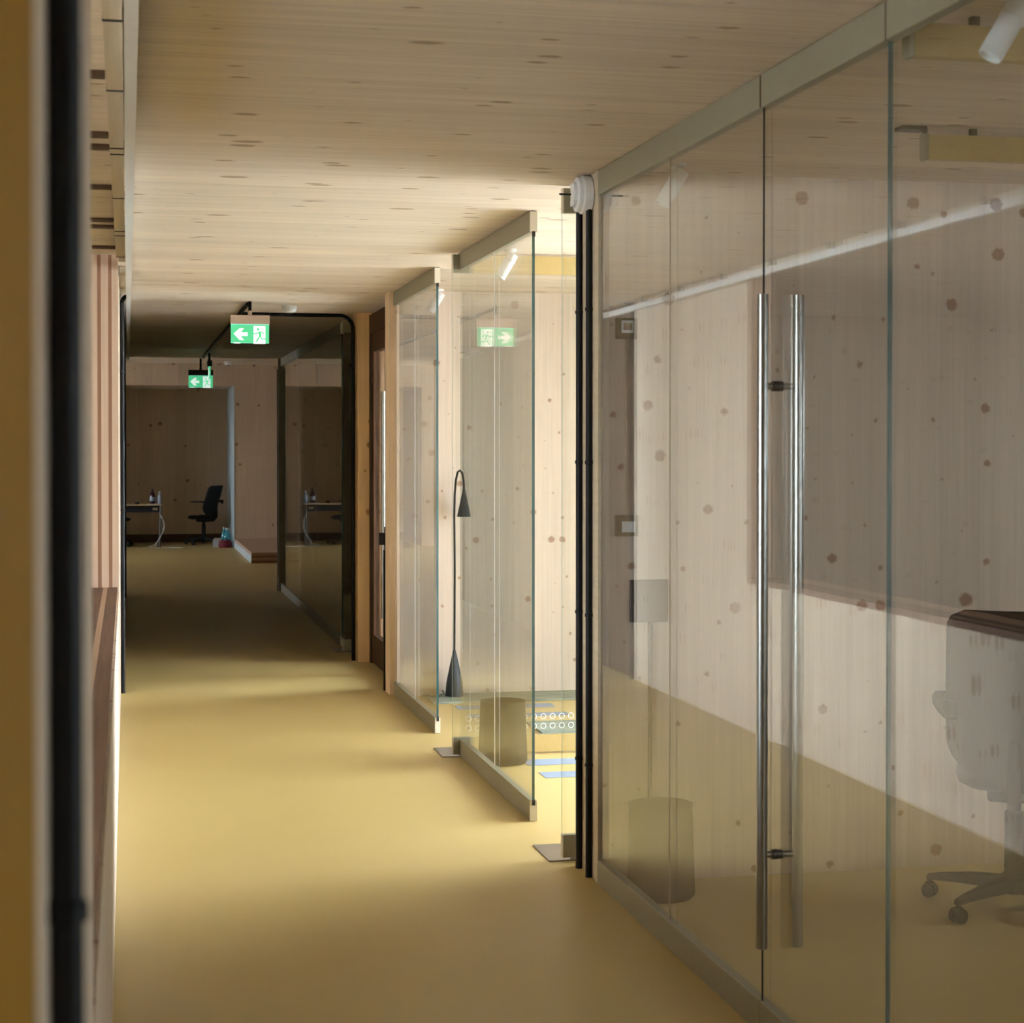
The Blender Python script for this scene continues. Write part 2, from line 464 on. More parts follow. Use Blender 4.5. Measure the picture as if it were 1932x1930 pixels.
window(-4.5, *WL[0], 3, 'R', 'window of the room left of the corridor')
window(-5.5, *WH[0], 4, 'R', 'window of the far hall')

# cross walls on the right
struct(B(1.70, XE, 6.40, 6.70, 0, H).build('wall_middle', M['wall_y']), 'spruce wall between near office and middle room')
wb = struct(B(1.70, XE, 11.52, 11.80, 0, H).build('wall_back', M['wall_y']), 'knotty spruce back wall of the middle room')
B(1.665, 1.70, 11.60, 11.80, 0, H).build('end_board', M['endboard'], wb)
wp = struct(B(1.690, 1.86, 13.45, 13.70, 0, H).build('wall_side', M['post']), 'honey spruce post wall past the side door')
struct(B(1.86, 3.2, 13.45, 13.70, 0, H).build('wall_side', M['wall_y']))
struct(B(1.90, XE+.25, 20.3, 20.46, 0, H).build('wall_far', M['wall_y']))
struct(B(-5.4, XL-LT, 20.3, 20.46, 0, H).build('wall_far', M['wall_y']))
# far hall end wall with alcove
struct(B(1.694, XE+.1, 29.37, 31.7, 0, HH).build('wall_end', M['wall_end']))
struct(B(-5.4, -1.35, 29.37, 31.7, 0, HH).build('wall_end', M['wall_end']))
struct(B(-1.35, 1.694, 29.37, 31.7, H, HH).build('wall_end', M['wall_end']))
struct(B(-1.35, 1.694, 31.42, 31.7, 0, H).build('wall_end', M['wall_end']))
M['reveal'] = plain('cool lit reveal', (.46, .55, .58), .6)  # hall window's cool light put into the reveal colour
struct(B(1.684, 1.694, 29.365, 31.40, 0, H).build('trim_5', M['reveal']), 'reveal coloured as lit by cool daylight at the right side of the alcove')
struct(B(-1.35, 1.684, 31.40, 31.42, 0, .14).build('baseboard_end', M['brown']))

# header boards / pelmet along the left wall, joints about every metre
js = [2.5, 3.4, 4.2, 5.02, 5.98, 6.10, 7.17, 8.25, 8.42, 9.35]
for i in range(len(js)-1):
    pass
pel = MB(); tr2 = B(-.052, -.008, js[0], js[0]+.001, 2.575, H).build('trim_2', M['pelmet']); struct(tr2, 'pale pelmet boards along the left ceiling edge')
for a, b_ in zip(js[:-1], js[1:]):
    B(-.052, -.008, a+.006, b_-.006, 2.572, H-.002).build('pelmet_board', M['pelmet'], tr2)
for a in (9.35, 10.3, 10.55, 11.2):
    B(-.040, -.008, a+.006, a+.006+.6*.4, 2.572, H-.002).build('pelmet_board', M['pelmet'], tr2)
for y in js[1:]:
    B(-.053, -.007, y-.007, y+.007, 2.570, 2.60).build('joint_strip', M['blackfab'], tr2)
for y in (5.02, 5.98, 6.22, 7.17, 8.2, 8.44, 9.30):
    B(-.17, -.056, y-.035, y+.035, H-.012, H-.001).build('soffit_gap', M['brown'], tr2)  # dark strips painting the shade of the open soffit gaps

# ------------------------------------------------------------------ white cable trunking
t = thing('cable_trunking', 'long white cable trunking under the ceiling above the left wall', 'trunking', (.01, 1.2, 2.545))
B(-.004, .027, 1.2, 19.6, 2.545, 2.582).build('channel', M['white'], t)
for i in range(22):
    y = 1.8+i*.82
    B(.004, .019, y, y+.03, 2.582, H-.0005).build('spacer', M['darksteel'], t)

# ------------------------------------------------------------------ glass fronts
def rails(e, y0, y1, joints=(), nb='bottom_rail', nt_='top_rail'):
    ys = [y0]+list(joints)+[y1]
    for a, b_ in zip(ys[:-1], ys[1:]):
        B(XG0, XG1, a+.002, b_-.002, H-.092, H-.003).build(nt_, M['rail'], e, bevel=.0015)
    B(XG0, XG1, y0+.001, y1-.001, 0.001, .09).build(nb, M['rail'], e, bevel=.0015)
def endcap(e, y):
    for z0, z1, s in ((.002, .089, 1), (H-.091, H-.004, -1)):
        ec = B(XG0+.0005, XG1-.0005, y-.004, y, z0, z1).build('end_cap', M['railend'], e)
        zz = z1 if s > 0 else z0
        B(GX0-.001, GX1+.001, y-.006, y-.003, zz-.02, zz+.002) .build('gasket', M['rubber'], ec)
def panes(e, ys, z0=.085, z1=H-.088, gap=.001, bead='offwhite', teal_first=True):
    for i, (a, b_) in enumerate(zip(ys[:-1], ys[1:])):
        m = MB().pane(GX0, GX1, a+gap, b_-gap, z0, z1, False)
        if i == 0 and teal_first: m.mi[-4] = 1          # the free edge towards the camera
        m.build('pane', [M['glass'], M['edge']], e)
        if i: B(GX0-.0008, GX0+.0012, a-.0045, a+.0045, z0, z1).build('joint_seal', M[bead], e)
def lines(e, ys):
    for y in ys:
        B(XG0-.0006, XG0+.001, y-.004, y+.004, H-.091, H-.004).build('rail_joint', M['brown'], e)

e = thing('glass_partition', 'large clear glass front of the near office with olive rails', 'partition', (1.7, 5.5, 0), 'glass fronts along the corridor')
rails(e, 4.664, 6.40); panes(e, [4.664, 5.53, 6.395], bead='tan', teal_first=False); B(GX0-.0008, GX0+.0012, 4.660, 4.669, .088, H-.09).build('joint_seal', M['blackfab'], e); lines(e, (4.668,))
e = thing('glass_partition', 'glass front beyond the pull handles at right picture edge', 'partition', (1.7, 1.3, 0), 'glass fronts along the corridor')
rails(e, YB, 3.842); panes(e, [YB, .9, 2.4, 3.842]); lines(e, (3.838,))
e = thing('glass_partition', 'fixed glass panel in the middle between the two open glass doors', 'partition', (1.7, 8.4, 0), 'glass fronts along the corridor')
rails(e, 7.536, 9.245); panes(e, [7.536, 8.34, 9.245]); endcap(e, 7.536)
e = thing('glass_partition', 'glass panel beside the floor lamp and the wooden post', 'partition', (1.7, 10.8, 0), 'glass fronts along the corridor')
rails(e, 9.98, 11.585); panes(e, [9.98, 10.75, 11.585]); endcap(e, 9.98)
e = thing('glass_partition', 'dark reflecting glass panel at the far unlit corridor end', 'partition', (1.7, 17.4, 0), 'glass fronts along the corridor')
rails(e, 14.56, 20.36); panes(e, [14.56, 16.5, 18.4, 20.36]); endcap(e, 14.56)
B(1.66, 1.75, 20.36, 20.44, 0, H).build('post', M['pelmet'], e)

# near glass door with the two tall pull bars
e = thing('glass_door', 'clear glass door with two tall steel pull bars', 'door', (1.7, 4.25, 0))
B(XG0, XG1, 3.844, 4.662, H-.092, H-.003).build('top_rail', M['rail'], e, bevel=.0015)
B(XG0, XG1, 3.844, 4.662, .006, .09).build('bottom_rail', M['rail'], e, bevel=.0015)
dm = MB().pane(GX0, GX1, 3.846, 4.660, .085, H-.088, False); dm.mi[-4] = 1
dm.build('pane', [M['glass'], M['edge']], e)
for xb in (1.662, 1.764):
    hb = MB().tube([(xb, 4.575, .259), (xb, 4.575, 2.013)], .0155, 20).build('pull_bar', M['steel'], e, True)
for z in (.511, 1.768):
    MB().tube([(1.662, 4.575, z), (1.764, 4.575, z)], .009, 14).build('standoff', M['steel'], hb, True)
    MB().lathe([(0, -.008), (.014, -.008), (.014, .020), (0, .020)], (1.697, 4.575, z), (1, 0, 0), 16).build('standoff_collar', M['darksteel'], hb, True)

# open pivot doors, leaf turned into the room
def leaf(y, x1, label, rings=False, x0=1.650):
    e = thing('glass_door', label, 'door', (x0, y, 0), 'open glass pivot doors')
    MB().pane(x0, x1, y-.005, y+.005, .085, H-.09).build('pane', [M['glass'], M['edge_lit']], e)
    for z0, z1 in ((.012, .10), (H-.107, H-.012)):
        B(x0+.004, x0+.105, y-.016, y+.016, z0, z1).build('pivot_fitting', M['rail'], e, bevel=.0015)
        B(x0, x0+.004, y-.016, y+.016, z0, z1).build('end_cap', M['railend'], e)
        B(x0+.105, x1, y-.013, y+.013, z0, z1).build('door_rail', M['yellow'], e)
    MB().tube([(x0+.045, y, .004), (x0+.045, y, .014)], .012, 14).build('pivot_pin', M['steel'], e)
    B(x0-.055, x0+.08, y-.02, y+.27, .0005, .004).build('floor_plate', M['steel'], e)
    if rings:
        for z in (.145, .195):
            for i in range(15):
                m = MB(); n = 24; c = (x0+.085+i*.05, z)
                vs = []; fs = []
                for k in range(n):
                    a = 2*math.pi*k/n
                    for r in (.0125, .0155):
                        vs += [(c[0]+r*math.cos(a), y-.0058, c[1]+r*math.sin(a)), (c[0]+r*math.cos(a), y-.0052, c[1]+r*math.sin(a))]
                for k in range(n):
                    a, b_ = 4*k, 4*((k+1) % n)
                    fs += [(a, a+2, b_+2, b_), (a+1, b_+1, b_+3, a+3), (a, b_, b_+1, a+1), (a+2, a+3, b_+3, b_+2)]
                m.add(vs, fs).build('ring_decal', M['ringwhite'], e)
    return e
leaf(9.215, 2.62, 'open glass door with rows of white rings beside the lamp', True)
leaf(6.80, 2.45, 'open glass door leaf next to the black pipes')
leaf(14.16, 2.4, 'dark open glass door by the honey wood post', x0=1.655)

# ------------------------------------------------------------------ black pipes
def pipe(label, path, r, clips=(), name='conduit_pipe', grp='black conduit pipes', mat='black'):
    e = thing(name, label, 'pipe', tuple(path[0]), grp)
    MB().tube(path, r, 14).build('pipe', M[mat], e, True)
    for c in clips:
        MB().lathe([(r, -.007), (r*1.25, -.005), (r*1.25, .005), (r, .007)], c[0], c[1], 16).build('clip', M[mat], e, True)
    return e
Z = (0, 0, 1)
pipe('blurred black pipe on the wall at the left picture edge', [(-.0345, 1.06, 0), (-.0345, 1.06, H)], .0100, [((-.0345, 1.06, z), Z) for z in (1.335, .5, 2.2)])
px = -.030
pipe('tall black pipe on the left wall bending at the ceiling', [(px, 12.06, 0)]+[tuple(p) for p in arc((px, 12.06, 2.60), (0, 0, -1), (1, 0, 0), .045)]+[(.02, 12.06, 2.60)], .0137, [((px, 12.06, z), Z) for z in (.3, 1.2, 2.1)])
pipe('thin black pipe further down the left wall in the dark', [(-.024, 19.8, 0), (-.024, 19.8, H)], .013)
pipe('black pipe crossing the ceiling and dropping beside the honey post', [(.83, 13.56, 2.604)]+[tuple(p) for p in arc((1.668, 13.56, 2.604), (-1, 0, 0), (0, 0, -1), .10)]+[(1.668, 13.56, 0)], .0145)
pipe('black pipe along the corridor ceiling above the exit signs', [(.822, 12.62, 2.605), (.822, 20.1, 2.605)], .0135)
pipe('black pipe on the wall end closest to the open door', [(1.682, 6.655, 0), (1.682, 6.655, 2.53)], .0125, [((1.682, 6.655, z), Z) for z in (.42, .98, 1.55, 2.12)])
pipe('black pipe on the wall end closest to the office glass', [(1.682, 6.505, 0), (1.682, 6.505, 2.57)], .0125, [((1.682, 6.505, z), Z) for z in (.42, .98, 1.55, 2.12)])
pipe('black pipe at the far end of the dark glass panel', [(1.66, 20.40, 0), (1.66, 20.40, 2.5)], .012)
# wall end of the partition wall: light board between the pipes and the glass
struct(B(1.694, 1.702, 6.40, 6.70, 0, H).build('trim_3', M['pelmet']), 'pale board on the wall end behind the black pipes')
struct(B(1.688, 1.70, 6.395, 6.445, .0, H).build('trim_4', M['pelmet']), 'pale batten where the office glass meets the wall')

# ------------------------------------------------------------------ exit signs
def stroke(m, pts, w, d0, d1, fn):
    for (a, b_) in zip(pts[:-1], pts[1:]):
        dx, dy = b_[0]-a[0], b_[1]-a[1]; l = math.hypot(dx, dy); nx, ny = -dy/l*w/2, dx/l*w/2
        m.prism([(a[0]+nx, a[1]+ny), (b_[0]+nx, b_[1]+ny), (b_[0]-nx, b_[1]-ny), (a[0]-nx, a[1]-ny)], d0, d1, fn)
    for p in pts:
        m.prism([(p[0]+w/2*math.cos(2*math.pi*k/10), p[1]+w/2*math.sin(2*math.pi*k/10)) for k in range(10)], d0, d1, fn)
def exit_sign(label, loc, rz, box, drop, w=.262, h=.13):
    """loc = centre of the housing's underside; the printed face looks to local -Y"""
    e = thing('exit_sign', label, 'sign', loc, 'lit green exit signs')
    R = Matrix.Translation(Vector(loc)) @ Matrix.Rotation(rz, 4, 'Z')
    k = w/640
    def fn(u, v, d): return R @ Vector(((u-808-320)*k, d, -(v-440)*k))
    def bx(x0, x1, y0, y1, z0, z1): return MB().box(x0, x1, y0, y1, z0, z1).xform(R)
    bx(-w/2-.003, w/2+.003, -.022, .022, 0, .062).build('housing', box, e, bevel=.003)
    pt = bx(-w/2, w/2, -.006, .006, -h, 0).build('plate', M['signgreen'], e)
    ed = .0062
    m = MB()
    for z0, z1 in ((-h-.0015, -h), (-.004, -.0005)): m.box(-w/2, w/2, -ed-.0006, ed+.0006, z0, z1)
    m.xform(R).build('lit_edge', M['signedge'], pt)
    arrow = [(855, 605), (955, 510), (1030, 510), (975, 578), (1088, 578), (1088, 640), (970, 640), (1030, 710), (955, 710)]
    for s in (-1, 1):
        d0, d1 = s*.0062, s*.0074
        a = MB().prism([arrow[i] for i in (0, 1, 2, 3)], d0, d1, fn)
        a.prism([arrow[i] for i in (0, 3, 4, 5, 6)], d0, d1, fn); a.prism([arrow[i] for i in (0, 6, 7, 8)], d0, d1, fn)
        a.build('arrow', M['signwhite'], pt)
        MB().prism([(1188, 468), (1385, 468), (1385, 770), (1188, 770)], d0, d1, fn).build('doorway', M['signwhite'], pt)
        MB().prism([(855, 750), (965, 750), (965, 766), (855, 766)], d0, d1, fn).build('print_line', M['signwhite'], pt)
        d2, d3 = s*.0075, s*.0086
        g = MB()
        g.prism([(1262+22*math.cos(.5*i), 525+22*math.sin(.5*i)) for i in range(12)], d2, d3, fn)
        stroke(g, [(1287, 582), (1300, 632)], 40, d2, d3, fn)
        stroke(g, [(1280, 572), (1235, 600), (1192, 603)], 16, d2, d3, fn)
        stroke(g, [(1297, 568), (1332, 572), (1356, 604)], 16, d2, d3, fn)
        stroke(g, [(1292, 640), (1238, 728)], 24, d2, d3, fn)
        stroke(g, [(1306, 640), (1320, 688), (1390, 688)], 17, d2, d3, fn)
        g.build('running_figure', M['signgreen'], pt)
    top = loc[2]+.062
    MB().tube([(loc[0], loc[1], top+.03), (loc[0], loc[1], drop)], .0115, 12).build('hanger', M['black'], e, True)
    MB().lathe([(.0, .034), (.012, .03), (.016, .016), (.014, 0)], (loc[0], loc[1], top), Z, 14).build('joint', box, e, True)
    return e
exit_sign('nearest green exit sign with arrow left below the pale ceiling', (.832, 12.57, 2.462), 0, M['signbox'], H-.001)
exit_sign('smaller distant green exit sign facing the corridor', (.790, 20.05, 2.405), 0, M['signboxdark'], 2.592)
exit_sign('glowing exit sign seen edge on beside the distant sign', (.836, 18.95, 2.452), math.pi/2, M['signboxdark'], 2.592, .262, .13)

# ------------------------------------------------------------------ detectors
def detector(label, loc, s=1.):
    e = thing('smoke_detector', label, 'detector', loc, 'round ceiling smoke detectors')
    MB().lathe([(0, 0), (.055*s, 0), (.055*s, -.014*s), (.051*s, -.016*s)], loc, Z, 28).build('base', M['white'], e, True)
    MB().lathe([(.051*s, -.016*s), (.050*s, -.03*s), (.042*s, -.044*s), (.025*s, -.05*s), (0, -.05*s)], loc, Z, 28).build('head', M['white'], e, True)
    MB().lathe([(.021*s, -.0498*s), (.021*s, -.056*s), (0, -.056*s)], loc, Z, 20).build('sensor_cage', M['darksteel'], e, True)
detector('white smoke detector on the corridor ceiling right of the sign', (1.135, 12.93, H), 1.0)
detector('smoke detector on the higher hall ceiling', (1.55, 28.6, HH), 1.15)
c = (1.690, 6.535, 2.548)
e = thing('wall_sounder', 'round white alarm sounder with black rod above black pipes', 'alarm', c)
MB().lathe([(0, 0), (.072, 0), (.072, .030), (.066, .036)], c, (-1, 0, 0), 32).build('base', M['offwhite'], e, True)
MB().lathe([(.066, .036), (.064, .05), (.05, .056), (.046, .052), (.038, .052), (.034, .064), (.012, .070), (0, .070)], c, (-1, 0, 0), 32).build('dome', M['white'], e, True)
for s in (-1, 1):
    MB().box(-.066, -.052, -.028, .028, .030*s-.012, .030*s+.012).xform(Matrix.Translation(c)).build('grille_tab', M['white'], e)
MB().tube([(1.66, 6.535, 2.548), (1.575, 6.535, 2.548)], .0038, 10).build('rod', M['black'], e, True)
MB().lathe([(0, 0), (.005, 0), (.005, .004), (0, .005)], (1.634, 6.51, 2.53), (-1, 0, 0), 12).build('indicator', M['signedge'], e, True)

# ------------------------------------------------------------------ spotlights
def spot(label, x, y):
    e = thing('spotlight', label, 'spotlight', (x, y, H), 'white ceiling spotlights')
    MB().lathe([(0, 0), (.034, 0), (.034, -.014), (0, -.014)], (x, y, H), Z, 24).build('mount', M['white'], e, True)
    MB().tube([(x, y, H-.014), (x, y, H-.06)], .008, 12).build('stem', M['white'], e, True)
    ax = Vector((-.50, .06, -.86)).normalized(); p = Vector((x, y, H-.055))-ax*.035
    MB().lathe([(0, 0), (.026, 0), (.028, .004), (.028, .140), (.025, .142), (.023, .130), (0, .124)], p, ax, 28).build('head', M['white'], e, True)
    MB().lathe([(.0282, .034), (.0300, .034), (.0300, .044), (.0282, .044)], p, ax, 28).build('swivel_ring', M['offwhite'], e, True)
spot('white spotlight over the near office at the top right corner', 1.935, 3.71)
spot('white spotlight seen through near office glass above the bin', 1.925, 6.19)
spot('white spotlight behind the middle glass panel', 1.915, 9.02)
spot('white spotlight above the floor lamp by the back wall', 1.945, 11.36)

# ------------------------------------------------------------------ yellow baffles in the near office
def baffle(label, x0, x1, y, br=False):
    e = thing('ceiling_baffle', label, 'baffle', (x0, y, 2.515), 'yellow ceiling baffles')
    B(x0, x1, y-.02, y+.02, 2.518, 2.596).build('panel', M['yellow'], e, bevel=.002)
    B(x0-.014, x0, y-.02, y+.02, 2.515, 2.598).build('end_cap', M['rail'], e)
    for i in range(3):
        xx = x0+.15+i*(x1-x0-.3)/2
        B(xx, xx+.02, y-.01, y+.01, 2.596, H).build('hanger', M['darksteel'], e)
    if br:
        B(x0-.012, x0, y-.008, y+.008, 2.598, H-.001).build('bracket', M['darksteel'], e)
        B(x0-.095, x0-.012, y-.03, y+.03, H-.013, H-.001).build('bracket_foot', M['darksteel'], e)
baffle('yellow ceiling baffle with dark bracket in the near office', 2.482, 4.6, 5.33, True)
baffle('yellow ceiling baffle at the top edge next to the spotlight', 1.80, 4.6, 3.95)

# ------------------------------------------------------------------ switch plates on the office end wall
def box_plate(label, x, z, w, h, inner, name='wall_switch'):
    e = thing(name, label, 'switch', (x, 6.399, z), 'boxes on the office end wall')
    B(x-w/2, x+w/2, 6.378, 6.3995, z-h/2, z+h/2).build('back_box', M['olive'], e, bevel=.002)
    iw, ih, dx, dz = inner
    cv = B(x+dx-iw/2, x+dx+iw/2, 6.370, 6.378, z+dz-ih/2, z+dz+ih/2).build('cover', M['offwhite'], e, bevel=.002)
    B(x+dx-iw*.36, x+dx+iw*.36, 6.367, 6.370, z+dz-ih*.28, z+dz+ih*.28).build('rocker', M['tan'] if dz > 0 else M['white'], cv, bevel=.001)
box_plate('olive switch box high on the office end wall', 1.792, 2.042, .078, .076, (.045, .046, .002, .006))
box_plate('olive switch box at hand height on the office end wall', 1.795, 1.318, .086, .076, (.050, .040, .003, -.004))
pipe('thin tan pipe between the two olive switch boxes', [(1.795, 6.388, 1.356), (1.795, 6.388, 2.004)], .006, [((1.795, 6.388, z), Z) for z in (1.45, 1.72, 1.95)], 'conduit_pipe', 'tan conduit pipes', 'tan')
e = thing('wall_box', 'plain grey square box low on the office end wall', 'box', (1.885, 6.399, .95))
B(1.808, 1.955, 6.385, 6.3995, .962, 1.118).build('cover', M['greybox'], e, bevel=.003)
B(1.815, 1.948, 6.383, 6.385, .969, 1.111).build('lid', M['greybox'], e)
pipe('grey pipe running down from the grey square box', [(1.885, 6.389, 0), (1.885, 6.389, .962)], .008, [((1.885, 6.389, z), Z) for z in (.2, .6)], 'conduit_pipe', 'grey conduit pipes', 'greybox')

# ------------------------------------------------------------------ bins
def bin_(label, x, y, h, r0, r1):
    e = thing('waste_bin', label, 'bin', (x, y, 0), 'smoked waste bins')
    MB().lathe([(0, .004), (r0-.012, .004), (r0, .016), (r1, h), (r1-.004, h), (r0-.005, .018), (0, .012)], (x, y, 0), Z, 40).build('body', M['smoked'], e, True)
    MB().lathe([(r1-.004, h-.006), (r1+.002, h-.006), (r1+.002, h+.001), (r1-.004, h+.001), (r1-.004, h-.006)], (x, y, 0), Z, 40).build('rim', M['smoked'], e, True)
bin_('smoked plastic waste bin in the near office corner', 1.858, 6.16, .335, .122, .112)
bin_('smoked plastic waste bin behind the middle glass panel', 1.865, 8.96, .32, .126, .114)

# ------------------------------------------------------------------ floor strips and mats of the middle room
def flat(name, label, cat, x0, x1, y0, y1, m, h=.003, grp=None):
    tag(B(x0, x1, y0, y1, .0005, h).build(name, m, bevel=.0008), label, cat, grp)
flat('floor_strip', 'pale blue floor strip nearest the lamp mat', 'floor strip', 1.985, 2.60, 10.86, 11.02, M['stripe'], .002, 'pale blue floor strips')
flat('floor_strip', 'pale blue floor strip behind the green mat with rings', 'floor strip', 1.99, 2.605, 10.50, 10.64, M['stripe'], .002, 'pale blue floor strips')
flat('floor_strip', 'pale blue floor strip just before the ringed glass door', 'floor strip', 1.975, 3.6, 8.86, 9.03, M['stripe'], .002, 'pale blue floor strips')
flat('floor_strip', 'pale blue floor strip nearest the camera', 'floor strip', 1.985, 3.6, 8.51, 8.665, M['stripe'], .002, 'pale blue floor strips')
flat('floor_mat', 'long grey green mat under the floor lamp along the back wall', 'mat', 1.87, 4.6, 11.13, 11.51, M['mat'], .012, 'grey green mats')
flat('floor_mat', 'small grey green mat behind the ringed glass door', 'mat', 2.27, 3.6, 9.83, 10.24, M['mat'], .012, 'grey green mats')

# ------------------------------------------------------------------ floor lamp
lx, ly = 2.055, 11.40
e = thing('floor_lamp', 'slim dark floor lamp with gooseneck and cone shade', 'lamp', (lx, ly, .012))
MB().lathe([(0, .012), (.058, .012), (.060, .018), (.052, .10), (.030, .21), (.012, .29), (.007, .31), (0, .31)], (lx, ly, 0), Z, 28).build('base', M['lamp'], e, True)
path = [(lx, ly, .30), (lx+.002, ly, .8), (lx, ly, 1.18), (lx+.002, ly, 1.30), (lx+.010, ly, 1.40), (lx+.022, ly, 1.452), (lx+.036, ly, 1.462), (lx+.052, ly, 1.445), (lx+.060, ly, 1.40), (lx+.063, ly, 1.35)]
MB().tube(path, .0072, 10).build('stem', M['black'], e, True)
sh = MB().lathe([(.005, 0), (.045, -.19), (.043, -.19), (.003, -.006)], (lx+.063, ly, 1.355), Z, 28).build('lamp_shade', M['lamp'], e, True)
MB().lathe([(.042, -.1895), (.004, -.01)], (lx+.063, ly, 1.355), Z, 28).build('shade_lining', M['lampin'], sh, True)
MB().lathe([(0, -.10), (.012, -.11), (.016, -.13), (.010, -.15), (0, -.154)], (lx+.063, ly, 1.355), Z, 16).build('bulb', M['lampin'], sh, True)
cab = []
for i in range(60):
    a = i*.32
    cab.append((lx-.055-.03*math.sin(a)*(.4+i/60)-.0028*i, ly-.03+.02*math.cos(a*.7), .017+.045*max(0, math.sin(a*.5))*(1-i/60)))
MB().tube(cab, .0022, 6).build('cable', M['black'], e, True)

# ------------------------------------------------------------------ timber side door
e = thing('timber_door', 'narrow brown timber door with tall steel handle past the glass', 'door', (1.80, 12.65, 0))
D0, D1 = 11.82, 13.44
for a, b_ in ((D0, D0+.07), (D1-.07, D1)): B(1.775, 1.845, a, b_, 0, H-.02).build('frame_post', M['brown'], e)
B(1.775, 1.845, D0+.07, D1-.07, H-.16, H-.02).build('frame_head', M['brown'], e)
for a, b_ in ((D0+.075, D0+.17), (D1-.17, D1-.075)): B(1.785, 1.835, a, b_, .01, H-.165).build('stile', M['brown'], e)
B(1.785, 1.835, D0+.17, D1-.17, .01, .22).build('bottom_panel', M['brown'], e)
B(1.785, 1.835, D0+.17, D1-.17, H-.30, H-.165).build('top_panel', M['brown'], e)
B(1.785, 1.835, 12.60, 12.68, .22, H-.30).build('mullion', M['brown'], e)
MB().pane(1.805, 1.813, D0+.17, 12.60, .22, H-.30).build('pane', [M['glass'], M['edge']], e)
MB().pane(1.805, 1.813, 12.68, D1-.17, .22, H-.30).build('pane', [M['glass'], M['edge']], e)
hb2 = MB().tube([(1.742, 12.45, .42), (1.742, 12.45, 2.0)], .014, 14).build('pull_bar', M['steel'], e, True)
hb = hb2
for z in (.62, 1.75): MB().tube([(1.742, 12.45, z), (1.79, 12.45, z)], .008, 10).build('standoff', M['steel'], hb, True)
B(1.735, 1.785, 12.2, 12.30, .93, 1.05).build('lock', M['black'], e, bevel=.003)
e = thing('door_closer_post', 'black floor post with lock box beside the timber door', 'post', (1.672, 11.84, 0))
B(1.657, 1.683, 11.825, 11.855, 0, .93).build('post', M['black'], e, bevel=.002)
B(1.665, 1.692, 11.82, 11.86, .925, 1.085).build('lock_box', M['black'], e, bevel=.002)
B(1.628, 1.665, 11.83, 11.86, .965, 1.045).build('latch', M['black'], e, bevel=.004)

